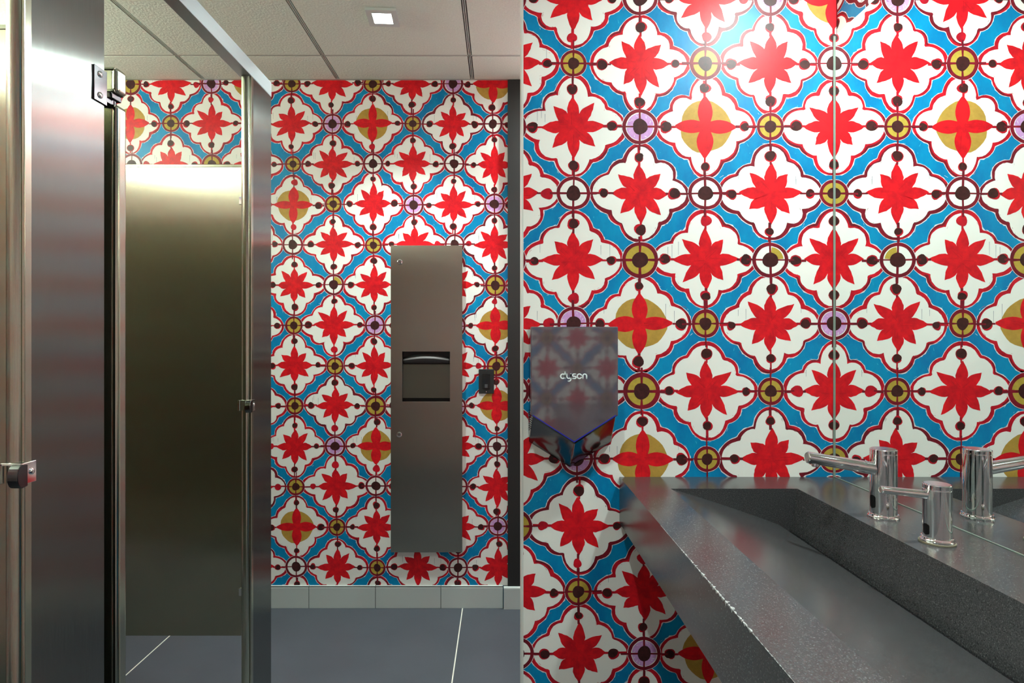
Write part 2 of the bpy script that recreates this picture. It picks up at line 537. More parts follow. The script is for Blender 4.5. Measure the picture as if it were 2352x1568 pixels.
def lattice(cx, cy, x0, x1, y0, y1, mstyle, rstyle, seed, par=1, size=None):
    """regular items: centre (cx, cy) is node (0, 0); motif where i + j is odd when par = 1"""
    rng = random.Random(seed)
    out = []
    i0, i1 = int((x0 - cx) / P_) - 2, int((x1 - cx) / P_) + 2
    j0, j1 = int((cy - y1) / P_) - 2, int((cy - y0) / P_) + 2
    for j in range(j0, j1 + 1):
        for i in range(i0, i1 + 1):
            x, y = cx + i * P_ + rng.uniform(-.003, .003), cy - j * P_ + rng.uniform(-.003, .003)
            if (i + j) % 2 == par % 2:
                out.append(('m', x, y, mstyle.get((i, j), 'gold' if (not mstyle and rng.random() < .2) else 'red')))
            else:
                st = rstyle.get((i, j)) or rng.choice(['gold', 'gold', 'white', 'pink', 'gold', 'white'])
                sz = None
                if st == 'gold': sz = rng.choice([.86, .95, 1.05])
                if st in ('big',): st, sz = 'gold', 1.18
                if st == 'small': st, sz = 'gold', .86
                out.append(('r', x, y, st, sz))
    return out


# near mural wall: measured centres (photo pixels at 811 px/m)
S1 = F / D1
PXX = [1172, 1317, 1470, 1620, 1769, 1914]
PXY = [-3, 146, 291, 444, 597, 743, 898, 1054, 1208, 1358, 1500, 1648, 1798]
drift = {0: (0, 0), 7: (10, 0), 8: (14, 0), 9: (14, 0), 10: (16, 0), 11: (16, 0), 12: (16, 0), 6: (6, 0)}
near_gold = {(5, 0), (3, 2), (2, 5), (2, 7), (3, 10), (1, 12), (0, 5)}
near_ring = {(2, 0): 'white', (4, 0): 'pink', (1, 1): 'small', (3, 1): 'gold', (5, 1): 'white', (2, 2): 'pink', (4, 2): 'small', (0, 2): 'gold',
             (1, 3): 'white', (3, 3): 'white', (5, 3): 'small', (0, 4): 'gold', (2, 4): 'big', (4, 4): 'half', (1, 5): 'pink', (3, 5): 'small', (5, 5): 'pink',
             (0, 6): 'white', (2, 6): 'big', (4, 6): 'small', (1, 7): 'pink', (3, 7): 'small', (5, 7): 'small', (0, 8): 'gold', (2, 8): 'white', (4, 8): 'gold',
             (1, 9): 'small', (3, 9): 'white', (0, 10): 'white', (2, 10): 'pink', (1, 11): 'pink', (3, 11): 'gold'}
items = []
for j, py in enumerate(PXY):
    for i, px in enumerate(PXX):
        k = max(0, 1 - i / 5) if j in drift else 0
        dx = drift.get(j, (0, 0))[0] * k
        X = (px + dx - 1151) / S1; Z = EYE + (776 - py) / S1
        if (i + j) % 2 == 1:
            items.append(('m', X, Z, 'gold' if (i, j) in near_gold and (i, j) != (0, 5) else 'red', 1.0))
        else:
            st = near_ring.get((i, j), 'gold'); sz = 1.
            if st == 'small': st, sz = 'gold', .84
            elif st == 'big': st, sz = 'gold', 1.14
            elif st == 'gold': sz = .98
            items.append(('r', X, Z, st, sz))
XW = .0592       # left edge of the near wall
mb = MB()
mb.box(XW, XR, D1, D1 + .11, 0, CEIL, 0, {'-x': 13})
mb.box(XW - .0015, XW + .004, D1 - .0015, D1 + .1115, 0, CEIL, 13)
mural(mb, lambda x, y, h: (x, D1 - h - .0001, y), XW + .004, XR, 0, CEIL, items, 5)
its = lattice(0, EYE, XW, XR, 0, CEIL, {}, {}, 51, par=0)
mural(mb, lambda x, y, h: (x, D1 + .11 + h + .0001, y), XW + .004, XR, 0, CEIL, its, 52, hi=False)
tag(mb.build('wall_front', MURAL, fix=False), kind='structure')

# far mural wall
S2 = F / D2
XF0 = (670 - 1151) / S2
far_gold = {(2, 1), (5, 0), (0, 3), (5, 6), (5, 8), (2, 9), (0, 11), (-4, 1), (-1, 0), (-6, 3)}
far_ring = {(0, 0): 'small', (2, 0): 'gold', (4, 0): 'pink', (-2, 0): 'pink', (-4, 0): 'gold', (1, 1): 'pink', (3, 1): 'small', (5, 1): 'white', (-3, 1): 'small', (-1, 1): 'white',
            (0, 2): 'gold', (2, 2): 'white', (4, 2): 'white', (-2, 2): 'gold', (1, 3): 'small', (3, 3): 'pink', (5, 3): 'pink',
            (0, 4): 'white', (2, 4): 'gold', (4, 4): 'white', (1, 5): 'half', (3, 5): 'gold', (5, 5): 'gold', (0, 6): 'small', (2, 6): 'pink', (4, 6): 'pink',
            (1, 7): 'small', (3, 7): 'gold', (5, 7): 'gold', (0, 8): 'small', (2, 8): 'gold', (4, 8): 'pink', (1, 9): 'pink', (3, 9): 'white', (5, 9): 'white',
            (0, 10): 'gold', (2, 10): 'white', (4, 10): 'white', (1, 11): 'small', (3, 11): 'gold', (5, 11): 'pink', (0, 12): 'white', (2, 12): 'small', (4, 12): 'white'}
fy = [192, 287, 379, 471, 563, 658, 747, 840, 936, 1027, 1119, 1210, 1300, 1394]
items = lattice(XF0, EYE + (776 - fy[0]) / S2, XL, XR, 0, CEIL, {k: 'gold' for k in far_gold}, far_ring, 3, par=1)
items = [(t[0], t[1] + (EYE + (776 - fy[0]) / S2 - t[2]) * .010, t[2]) + t[3:] for t in items]
mb = MB()
mb.box(XL - .1, 1.3, D2, D2 + .1, 0, CEIL, 0)
mural(mb, lambda x, y, h: (x, D2 - h - .0001, y), XL, XR, .1, CEIL, items, 11)
tag(mb.build('wall_back', MURAL, fix=False), kind='structure')

# wall that carries the mirror
mb = MB()
mb.box(XR, XR + .1, YN - .1, D2 + .1, 0, CEIL, 0)
its = lattice(0, EYE + (776 + 3) / S1, -D1, .5, 0, CEIL, {}, {}, 21, par=1)
mural(mb, lambda x, y, h: (XR - h - .0001, -x, y), -D1, -YN, 0, CEIL, [(t[0], -D1 + (t[1] + .004)) + t[2:] for t in its], 22, hi=True)
its = lattice(2.2, EYE, D1, D2, 0, CEIL, {}, {}, 61, par=0)
mural(mb, lambda x, y, h: (XR - h - .0001, x, y), D1 + .112, D2, 0, CEIL, its, 62, hi=False)
tag(mb.build('wall_right', MURAL, fix=False), kind='structure')
# wall behind the camera and the stalls' rear wall
mb = MB()
mb.box(XL - .1, XR + .1, YN - .1, YN, 0, CEIL, 0)
its = lattice(.095, EYE + .0, XL, XR, 0, CEIL, {}, {}, 31, par=0)
mural(mb, lambda x, y, h: (x, YN + h + .0001, y), XL, XR, 0, CEIL, its, 32, hi=False)
tag(mb.build('wall_near', MURAL, fix=False), kind='structure')
mb = MB()
mb.box(XL - .1, XL, YN, D2, 0, CEIL, 0)
its = lattice(0, EYE, YN, D2, 0, CEIL, {}, {}, 41, par=0)
mural(mb, lambda x, y, h: (XL + h + .0001, x, y), YN, D2, 0, CEIL, its, 42, hi=False)
tag(mb.build('wall_left', MURAL, fix=False), kind='structure')

# floor: large tiles with pale joints
mb = MB()
mb.box(XL - .1, XR + .1, YN - .1, D2 + .1, -.1, 0, 0)
for gx in (-1.365, -.175, 1.015 - .2):
    mb.box(gx - .0022, gx + .0022, YN, D2, -.001, .0005, 1)
for gy in (.14, .74, 1.34, 1.94):
    mb.box(XL, XR, gy - .0022, gy + .0022, -.001, .0005, 1)
tag(mb.build('floor', ['floor', 'grout']), kind='structure')

# suspended ceiling
gxs = [-2.571, -1.961, -1.351, -.741, -.131, .479, 1.089]
gys = [-.612, -.002, .608, 1.218, 1.828, 2.438, 3.048]
mb = MB()
mb.box(XL - .1, XR + .1, YN - .1, D2 + .1, CEIL + .010, CEIL + .08, 2)
cl = lambda v, a, b: max(a, min(b, v))
for i in range(len(gxs) - 1):
    for j in range(len(gys) - 1):
        x0, x1 = cl(gxs[i] + .0095, XL, XR), cl(gxs[i + 1] - .0095, XL, XR)
        y0, y1 = cl(gys[j] + .0075, YN, D2), cl(gys[j + 1] - .0075, YN, D2)
        if x1 - x0 > .01 and y1 - y0 > .01: mb.box(x0, x1, y0, y1, CEIL, CEIL + .0105, 0)
for gx in gxs:
    if XL < gx < XR:
        mb.box(gx - .0055, gx - .0012, YN, D2, CEIL + .001, CEIL + .0105, 1)
        mb.box(gx + .0012, gx + .0055, YN, D2, CEIL + .001, CEIL + .0105, 1)
for gy in gys:
    if YN < gy < D2: mb.box(XL, XR, gy - .0055, gy + .0055, CEIL + .001, CEIL + .0105, 1)
mb.box(XL, XR, D2 - .014, D2, CEIL - .0005, CEIL + .010, 1)
tag(mb.build('ceiling', ['ceiling', 'tbar', 'gap']), kind='structure')


# glazed cove tiles along the far wall
def cove(mb, xa, xb, yf):
    prof = [(yf + .012, 0), (yf, 0), (yf, .093), (yf + .0015, .098), (yf + .005, .1005), (yf + .012, .101)]
    mb.prism([(p[0], p[1]) for p in prof], 'x', xa, xb, 0)


mb = MB()
seams = [-1.75, -1.45, -1.15, (709 - 1151) / 506.5, (862 - 1151) / 506.5, (1012.5 - 1151) / 506.5, .009]
seams = [XL, -2.06, -1.767, -1.468, -1.170] + seams[3:]
for a, b_ in zip(seams, seams[1:]):
    cove(mb, a + .0012, b_ - .0012, D2 - .012)
mb.box(XL, .009, D2 - .0112, D2, .001, .0995, 1)
cove(mb, .0115, XR, D2 - .024)
mb.box(.0115, XR, D2 - .013, D2, 0, .1, 1)
tag(mb.build('baseboard_back', ['cove', 'seam'], bevel=.0008), kind='structure')

# black painted wall section at the end of the far wall
mb = MB()
mb.box(.0297, .15, D2 - .014, D2, .1005, CEIL - .004, 0)
tag(mb.build('trim_1', 'black', bevel=.001), kind='structure')


# ------------------------------------------------------------------ toilet stalls
ZH0, ZH1 = EYE + .763, EYE + .808
mb = MB()
mb.box(XS - .037, XS, YN + .002, 1.856, ZH0, ZH1)
r = tag(mb.build('headrail', 'rail', loc=(XS, YN, ZH0), bevel=.0015), 'pale anodised metal headrail running along the tops of the stall pilasters', 'headrail')


def pilaster(y0, y1, label, keeper_z):
    th = .030
    t = thing('stall_pilaster', (XS - th / 2, (y0 + y1) / 2, 0), label, 'stall pilaster', 'stall pilasters')
    mb = MB(); mb.box(XS - th + .001, XS - .0, y0 + .010, y1, .0, ZH0 - .0005)
    mb.build('face_panel', 'steel', t, bevel=.001)
    # rounded edge strip towards the camera, with its lip
    mb = MB()
    n = 12; poly = []
    cx = XS - th / 2 - .002; rr = th / 2 - .002
    for k in range(n + 1):
        a = pi + pi * k / n
        poly.append((cx + rr * cos(a), y0 + .009 + .009 * sin(a)))
    poly += [(cx + rr, y0 + .016), (cx - rr, y0 + .016)]
    mb.prism(poly, 'z', 0, ZH0 - .0006, 0, True)
    mb.build('edge_strip', 'edge', t)
    mb = MB(); mb.box(XS - .0040, XS + .0007, y0 + .004, y0 + .0185, 0, ZH0 - .0006)
    mb.build('lip', 'edge', t, bevel=.0012)
    # chrome door keeper wrapped round the edge
    if keeper_z:
        z0, z1 = keeper_z
        k = MB()
        k.box(XS - th - .003, XS + .002, y0 - .0025, y0 - .0005, z1 - .004, z1)
        k.box(XS - th - .0045, XS - th + .0005, y0 - .004, y0 + .004, z0 + .005, z1)
        k.box(XS + .0008, XS + .0032, y0 - .004, y0 + .024, z0 + .004, z1)
        kp = k.build('keeper_plate', 'chrome', t, bevel=.0008)
        k = MB()     # rounded bumper
        poly = []
        h = (z1 - z0)
        for j in range(13):
            a = pi / 2 + pi * j / 12
            poly.append((y0 - .003 + .011 * cos(a), (z0 + z1) / 2 - .001 + h * .49 * sin(a)))
        poly += [(y0 + .006, z0 + .001), (y0 + .006, z1 - .003)]
        k.prism(poly, 'x', XS - .012, XS + .0045, 0, False)
        k.build('bumper', 'chrome_dark', kp, bevel=.0012, seg=3)
        k = MB(); k.lathe([(.0052, 0), (.0050, .0012), (.0036, .0026), (.0015, .003)], (XS + .003, y0 + .0145, (z0 + z1) / 2 + .003), 'x', 24)
        k.build('screw', 'chrome', kp)
    return t


pilaster(.889, 1.074, 'wide brushed steel stall pilaster nearest the viewer, beside the stall door hinge', (EYE - .2265, EYE - .190))
pilaster(1.700, 1.853, 'slim brushed steel stall pilaster at the end, under the tip of the headrail', (EYE - .216, EYE - .180))


def panel(y, x1, label, brackets, screws=True):
    t = thing('stall_partition', ((XL + x1) / 2, y, 0), label, 'stall partition', 'stall partitions')
    mb = MB(); mb.box(XL + .004, x1, y, y + .025, .2945, 1.767)
    mb.build('panel', 'steel_in', t, bevel=.002)
    mb = MB(); mb.box(XL + .004, x1 + .0005, y - .0012, y + .0262, 1.760, 1.7685)
    mb.build('top_trim', 'edge', t, bevel=.001)
    for z in brackets:
        k = MB()
        k.box(x1 - .028, x1 + .003, y - .004, y - .0008, z - .012, z + .012)
        k.box(x1 + .0005, x1 + .004, y - .012, y + .027, z - .015, z + .015)
        b_ = k.build('bracket', 'chrome', t, bevel=.0008)
        k = MB(); k.lathe([(.0042, 0), (.004, -.001), (.0025, -.002)], (x1 - .014, y - .004, z), 'y', 20)
        k.build('bolt', 'chrome_dark', b_)
    return t


panel(1.833, XS - .034 - .030, 'brushed steel partition seen through the open stall, with floor showing beneath', [EYE + .429, EYE - .793])
panel(1.015, XS - .034, 'steel partition at the edge of view behind the near pilaster', [])

# stall door, swung inwards
t = thing('stall_door', (XS - .01, 1.12, .3), 'brushed steel stall door swung inwards, seen edge-on behind the near pilaster', 'stall door')
YD0, YD1 = 1.106, 1.133
xe = XS + .004
zt = 1.737; nz0, nz1 = 1.667, 1.690
mb = MB()
mb.box(xe - .61, xe - .012, YD0 + .001, YD1 - .001, .305, nz0 - .002)
mb.box(xe - .61, xe - .012, YD0 + .001, YD1 - .001, nz1 + .002, zt - .002)
mb.box(xe - .61, xe - .055, YD0 + .001, YD1 - .001, nz0 - .002, nz1 + .002)
mb.build('leaf', 'steel_in', t, bevel=.001)
for (a, b_) in ((.30, nz0), (nz1, zt)):
    mb = MB(); mb.box(xe - .014, xe, YD0 - .0008, YD1 + .0008, a, b_)
    mb.build('edge_cap', 'edge', t, bevel=.007, seg=5)
mb = MB(); mb.box(xe - .60, xe - .006, YD0 - .001, YD1 + .001, zt - .005, zt)
mb.box(xe - .06, xe - .006, YD0 - .001, YD1 + .001, nz1, nz1 + .006)
mb.box(xe - .60, xe - .006, YD0 - .001, YD1 + .001, nz0 - .006, nz0)
mb.build('rim', 'edge', t, bevel=.0015)
# hinge: chrome pilaster plate, dark reflection put into its colour, arm into the notch
h = MB()
h.box(XS + .0006, XS + .003, 1.043, 1.076, 1.652, 1.714)
h.box(XS - .03, XS + .003, 1.0745, 1.077, 1.652, 1.714)
hg = h.build('hinge_plate', 'chrome_dark', t, bevel=.0006)
for z in (1.702, 1.664):
    k = MB(); k.lathe([(.0058, 0), (.0055, .0014), (.004, .0028), (.0012, .0034)], (XS + .003, 1.058, z), 'x', 24)
    k.build('hinge_screw', 'chrome', hg)
h = MB()
h.box(XS - .035, XS - .012, 1.077, 1.128, 1.668, 1.679)
h.box(XS - .040, XS - .006, 1.104, 1.132, 1.679, 1.6895)
h.lathe([(.012, 0), (.012, .012)], (XS - .022, 1.120, 1.6675), 'z', 24)
h.build('hinge_arm', 'chrome_dark', t, bevel=.001)

# ------------------------------------------------------------------ paper towel cabinet on the far wall
s = F / (D2 - .03)
X = lambda px, s=s: (px - 1151) / s
Z = lambda py, s=s: EYE + (776 - py) / s
yf = D2 - .03
cx0, cx1, cz0, cz1 = X(897.5), X(1061.5), Z(1268), Z(563.5)
ox0, ox1, oz0, oz1 = X(924), X(1033.5), Z(923), Z(807)
t = thing('towel_cabinet', ((cx0 + cx1) / 2, D2 - .015, cz0), 'tall brushed stainless steel paper towel cabinet on the far patterned wall', 'paper towel dispenser')
mb = MB()
for a in ((cx0, cx1, oz1, cz1), (cx0, cx1, cz0, oz0), (cx0, ox0, oz0, oz1), (ox1, cx1, oz0, oz1)):
    mb.box(a[0], a[1], yf, yf + .002, a[2], a[3])
mb.build('door_face', 'steel_cab', t)
mb = MB()
mb.box(cx0, cx0 + .0015, yf + .001, D2 - .0015, cz0, cz1); mb.box(cx1 - .0015, cx1, yf + .001, D2 - .0015, cz0, cz1)
mb.box(cx0, cx1, yf + .001, D2 - .0015, cz1 - .0015, cz1); mb.box(cx0, cx1, yf + .001, D2 - .0015, cz0, cz0 + .0015)
mb.build('side_flange', 'edge', t)
mb = MB()    # recess, its inner shade put in as black
yb = D2 - .004
mb.box(ox0 - .002, ox1 + .002, yb - .0015, yb, oz0 - .002, oz1 + .002)
for a in ((ox0 - .002, ox0, oz0, oz1), (ox1, ox1 + .002, oz0, oz1), (ox0, ox1, oz1, oz1 + .002), (ox0, ox1, oz0 - .002, oz0)):
    mb.box(a[0], a[1], yf + .002, yb, a[2], a[3])
mb.build('recess', 'black', t)
mb = MB(); mb.box(ox0, ox1, yf - .0006, yf + .001, oz0, oz0 + .0022)
mb.build('opening_lip', 'edge', t)
mb = MB()    # drop face of the towel tray, leaning back
mb.prism([(yf + .004, oz0 + .018), (yf + .006, oz0 + .018), (yf + .018, oz1 - .058), (yf + .016, oz1 - .058)], 'x', ox0 + .0005, ox1 - .0005)
mb.build('tray_face', 'tray', t)
mb = MB()    # curved towel stop above
rows = []
for k in range(25):
    u = k / 24; x = ox0 + .001 + (ox1 - ox0 - .002) * u
    bow = 1 - (2 * u - 1) ** 2
    zt_ = oz1 - .028 + .018 * bow
    rows.append([(x, yf + .020 - .006 * bow, zt_), (x, yf + .010 - .004 * bow, (zt_ + oz1 - .054) / 2), (x, yf + .012, oz1 - .053)])
mb.grid(rows, 0)
o = mb.build('towel_lip', 'paper', t); md = o.modifiers.new('solid', 'SOLIDIFY'); md.thickness = .0015
for py, px in ((601.6, 918.4), (997.5, 917)):
    k = MB(); k.lathe([(.0125, 0), (.0120, -.003), (.0092, -.0042), (.0088, -.0034), (.0055, -.0034)], (X(px), yf, Z(py)), 'y', 28)
    lk = k.build('lock', 'chrome', t)
    k = MB(); k.box(X(px) - .0012, X(px) + .0012, yf - .0040, yf - .0034, Z(py) - .0035, Z(py) + .0035)
    k.build('keyway', 'black', lk)

# black wall switch beside it
s3 = F / (D2 - .006)
x0, x1, z0, z1 = (1099.5 - 1151) / s3, (1134.5 - 1151) / s3, EYE + (776 - 903.5) / s3, EYE + (776 - 847.5) / s3
t = thing('wall_switch', ((x0 + x1) / 2, D2 - .003, (z0 + z1) / 2), 'black wall switch plate with small grey button near the dark wall section', 'light switch')
mb = MB(); mb.box(x0, x1, D2 - .006, D2 - .0012, z0, z1); mb.build('plate', 'black', t, bevel=.0015)
cxs = (x0 + x1) / 2
mb = MB(); mb.box(cxs - .0165, cxs + .0165, D2 - .0085, D2 - .005, z0 + .022, z1 - .022); mb.build('insert', 'black_gloss', t, bevel=.0006)
mb = MB(); mb.box(cxs - .007, cxs + .006, D2 - .0105, D2 - .008, z0 + .026, z0 + .042); mb.build('button', 'grey_plastic', t, bevel=.0005)
for z in (z0 + .008, z1 - .008):
    mb = MB(); mb.lathe([(.0028, 0), (.0022, -.001)], (cxs, D2 - .006, z), 'y', 16); mb.build('plate_screw', 'chrome_dark' if z > z0 + .02 else 'chrome', t)


# ------------------------------------------------------------------ hand dryer
SF = F / (D1 - .10)
xl, xr, xc = (1218.5 - 1151) / SF, (1420 - 1151) / SF, (1319 - 1151) / SF
zt, zs, zv = EYE + .030, EYE - .2065, EYE - .277
zsb, ztip = EYE - .294, EYE - .367
yf = D1 - .10; yb = D1 - .0012
t = thing('hand_dryer', (xc, D1, ztip), 'dark nickel hand dryer with a pointed base mounted on the near patterned wall', 'hand dryer')
mb = MB()
pf = [(xl, zt), (xr, zt), (xr, zs), (xc, zv), (xl, zs)]
mb.prism(pf, 'y', yf, yf + .008)
mb.build('front_cover', 'dryer', t, bevel=.003, seg=3)
mb = MB()
front = [(xl + .001, yf + .0078, zt - .001), (xr - .001, yf + .0078, zt - .001), (xr - .006, yf + .003, zs - .004), (xc, yf + .003, zv - .005), (xl + .006, yf + .003, zs - .004)]
back = [(xl, yb, zt - .001), (xr, yb, zt - .001), (xr, yb, zsb), (xc, yb, ztip), (xl, yb, zsb)]
mb.face(front, 0); mb.face(back[::-1], 0)
for k in range(5):
    k2 = (k + 1) % 5
    mb.face([front[k], back[k], back[k2], front[k2]], 0)
import bmesh
o = mb.build('body', 'dryer_low', t)
bm = bmesh.new(); bm.from_mesh(o.data); bmesh.ops.remove_doubles(bm, verts=bm.verts, dist=1e-5); bmesh.ops.recalc_face_normals(bm, faces=bm.faces); bm.to_mesh(o.data); bm.free()
md = o.modifiers.new('bevel', 'BEVEL'); md.width = .003; md.segments = 3
# blue line along the V
mb = MB()
for (ax, az), (bx, bz) in (((xl + .006, zs + .001), (xc, zv + .0005)), ((xr - .006, zs + .001), (xc, zv + .0005))):
    d = Vector((bx - ax, 0, bz - az)).normalized(); nrm = Vector((-d.z, 0, d.x)) * .0011
    pts = [(ax + nrm.x, az + nrm.z), (bx + nrm.x, bz + nrm.z), (bx - nrm.x, bz - nrm.z), (ax - nrm.x, az - nrm.z)]
    mb.prism(pts, 'y', yf - .0006, yf + .002)
mb.build('seam_line', 'blue_line', t)
# side vents: small ridges
mb = MB()
for k in range(9):
    z = zs + .002 - k * .0062
    x_ = xl - .0004
    mb.prism([(x_ - .0025, z), (x_ + .001, z + .0015), (x_ + .001, z + .004), (x_ - .0025, z + .0025)], 'y', yf + .05, yf + .085)
mb.build('side_vent', 'chrome_dark', t)


def stroke(mb, pts, wd, y, th=.0006):
    """flat lettering stroke with round ends"""
    n = len(pts); L = []; R_ = []
    for k in range(n):
        a = pts[max(0, k - 1)]; b_ = pts[min(n - 1, k + 1)]
        d = math.hypot(b_[0] - a[0], b_[1] - a[1]); nx, nz = -(b_[1] - a[1]) / d, (b_[0] - a[0]) / d
        L.append((pts[k][0] + nx * wd, pts[k][1] + nz * wd)); R_.append((pts[k][0] - nx * wd, pts[k][1] - nz * wd))
    for k in range(n - 1):
        mb.prism([L[k], L[k + 1], R_[k + 1], R_[k]], 'y', y - th, y + .0002)
    for c in (pts[0], pts[-1]):
        mb.prism([(c[0] + wd * cos(2 * pi * k / 12), c[1] + wd * sin(2 * pi * k / 12)) for k in range(12)], 'y', y - th, y + .0002)


def arc(cx, cz, r, a0, a1, n=18):
    return [(cx + r * cos(math.radians(a0 + (a1 - a0) * k / n)), cz + r * sin(math.radians(a0 + (a1 - a0) * k / n))) for k in range(n + 1)]


u = 1 / SF / 3.733          # one pixel of the close-up in metres
LX = lambda px: xl + (px - 147) * u
LZ = lambda py: zt - (py - 190) * u
wd = 5.3 * u
mb = MB()
r = 19 * u
# d
stroke(mb, arc(LX(424), LZ(614), r, 0, 360, 26), wd, yf)
stroke(mb, [(LX(443), LZ(577)), (LX(443), LZ(632))], wd, yf)
# y
stroke(mb, [(LX(459), LZ(595)), (LX(459), LZ(614))] + [(p[0], p[1]) for p in arc(LX(476), LZ(616), 17 * u, 180, 360, 12)] + [(LX(493), LZ(595))], wd, yf)
stroke(mb, [(LX(493), LZ(600)), (LX(493), LZ(636))] + arc(LX(475), LZ(638), 18 * u, 0, -105, 10), wd, yf)
# s
stroke(mb, [(LX(534), LZ(595)), (LX(520), LZ(595))] + arc(LX(518), LZ(605), 10 * u, 90, 270, 8)[1:] + [(LX(526), LZ(614))] + arc(LX(527), LZ(624), 9.5 * u, 90, -90, 8)[1:] + [(LX(510), LZ(633))], wd, yf)
# o
stroke(mb, arc(LX(566), LZ(614), r, 0, 360, 26), wd, yf)
# n
stroke(mb, [(LX(596), LZ(633)), (LX(596), LZ(612))] + arc(LX(612), LZ(611), 16 * u, 180, 0, 12) + [(LX(628), LZ(633))], wd, yf)
mb.build('lettering', 'letter', t)


# ------------------------------------------------------------------ stone counter with ramp basin
t = thing('washbasin_counter', (.64, .6, ZC - .13), 'charcoal stone wall-to-wall washbasin counter with a sloping trough basin', 'washbasin counter')
CX0, CX1 = .335, XR - .002
CY0, CY1 = YN + .002, D1 - .0012
CZ0 = ZC - .130
A, B, C, D = (.442, ZC), (.773, ZC), (.753, ZC - .108), (.725, ZC - .094)
BY1 = 1.529; BY0 = .30
prof = [A]
n = 10
for k in range(1, n + 1):
    u_ = k / n
    prof.append((A[0] + (D[0] - A[0]) * u_, ZC - .094 * (.86 * u_ + .14 * u_ * u_)))
mb = MB()
# top deck round the opening
def q(x0, x1, y0, y1): mb.face([(x0, y0, ZC), (x1, y0, ZC), (x1, y1, ZC), (x0, y1, ZC)])
q(CX0, A[0], CY0, CY1); q(B[0], CX1, CY0, CY1); q(A[0], B[0], BY1, CY1); q(A[0], B[0], CY0, BY0)
# slab sides and underside
mb.face([(CX0, CY0, CZ0), (CX0, CY1, CZ0), (CX0, CY1, ZC), (CX0, CY0, ZC)])
mb.face([(CX0, CY0, CZ0), (CX1, CY0, CZ0), (CX1, CY1, CZ0), (CX0, CY1, CZ0)])
mb.face([(CX1, CY0, CZ0), (CX1, CY1, CZ0), (CX1, CY1, ZC), (CX1, CY0, ZC)])
mb.face([(CX0, CY1, CZ0), (CX1, CY1, CZ0), (CX1, CY1, ZC), (CX0, CY1, ZC)])
mb.face([(CX0, CY0, CZ0), (CX1, CY0, CZ0), (CX1, CY0, ZC), (CX0, CY0, ZC)])
o = mb.build('deck', 'stone', t, fix=False)
bm = bmesh.new(); bm.from_mesh(o.data); bmesh.ops.remove_doubles(bm, verts=bm.verts, dist=1e-5); bmesh.ops.recalc_face_normals(bm, faces=bm.faces); bm.to_mesh(o.data); bm.free()
mb = MB()
mb.grid([[(p[0], BY0, p[1]) for p in prof], [(p[0], BY1, p[1]) for p in prof]], 0)
G = [D, (D[0] + .002, D[1] - .034), (C[0] - .001, D[1] - .034), C, B]      # drain slot at the foot of the ramp
for ga, gb in zip(G, G[1:]):
    mb.grid([[(p[0], BY0, p[1]) for p in (ga, gb)], [(p[0], BY1, p[1]) for p in (ga, gb)]], 0, smooth=False)
mb.face([(p[0], BY1, p[1]) for p in prof + G[1:]])
mb.face([(p[0], BY0, p[1]) for p in prof + G[1:]])
mb.build('trough', 'stone', t, fix=False)
# chipped arris along the front edge
rng = random.Random(8)
mb = MB()
y = 1.23
while y > .62:
    L = rng.uniform(.004, .018)
    if True:
        a = rng.uniform(.0008, .0085) * (.12 + math.exp(-((y - .93) / .12) ** 2))
        pts = []
        m_ = 6
        for k in range(m_ + 1): pts.append((CX0 + a * rng.uniform(.3, 1) * sin(pi * k / m_), y - L * k / m_))
        mb.face([(p[0], p[1], ZC + .0002) for p in pts] + [(CX0 - .0002, y - L, ZC + .0002), (CX0 - .0002, y, ZC + .0002)])
        pts = [(y - L * k / m_, ZC - a * rng.uniform(.2, 1.2) * sin(pi * k / m_)) for k in range(m_ + 1)]
        mb.face([(CX0 - .0002, p[0], p[1]) for p in pts] + [(CX0 - .0002, y - L, ZC + .0002), (CX0 - .0002, y, ZC + .0002)])
    y -= L * rng.uniform(.6, 1.1)
c_ = mb.build('chipped_edge', 'chip', t, fix=False); tag(c_, 'pale chips along the front edge')

# mirror
mt = thing('wall_mirror', (XR, .6, ZC + .002), 'large frameless wall mirror standing on the rear deck of the counter', 'mirror')
mb = MB()
MX0 = .9425
mb.box(MX0, XR - .0013, CY0 + .003, D1 - .0025, ZC + .001, EYE + .853, 1, {'-x': 0})
mb.build('mirror_glass', ['mirror', 'glass_edge'], mt, fix=False)
mb = MB(); mb.box(MX0 - .0012, MX0 + .0005, CY0 + .003, D1 - .003, ZC + .0002, ZC + .0018)
mb.box(MX0 - .0030, MX0 + .0005, D1 - .0035, D1 - .0013, ZC + .0002, EYE + .853)
mb.build('sealant_bead', 'silicone', mt)


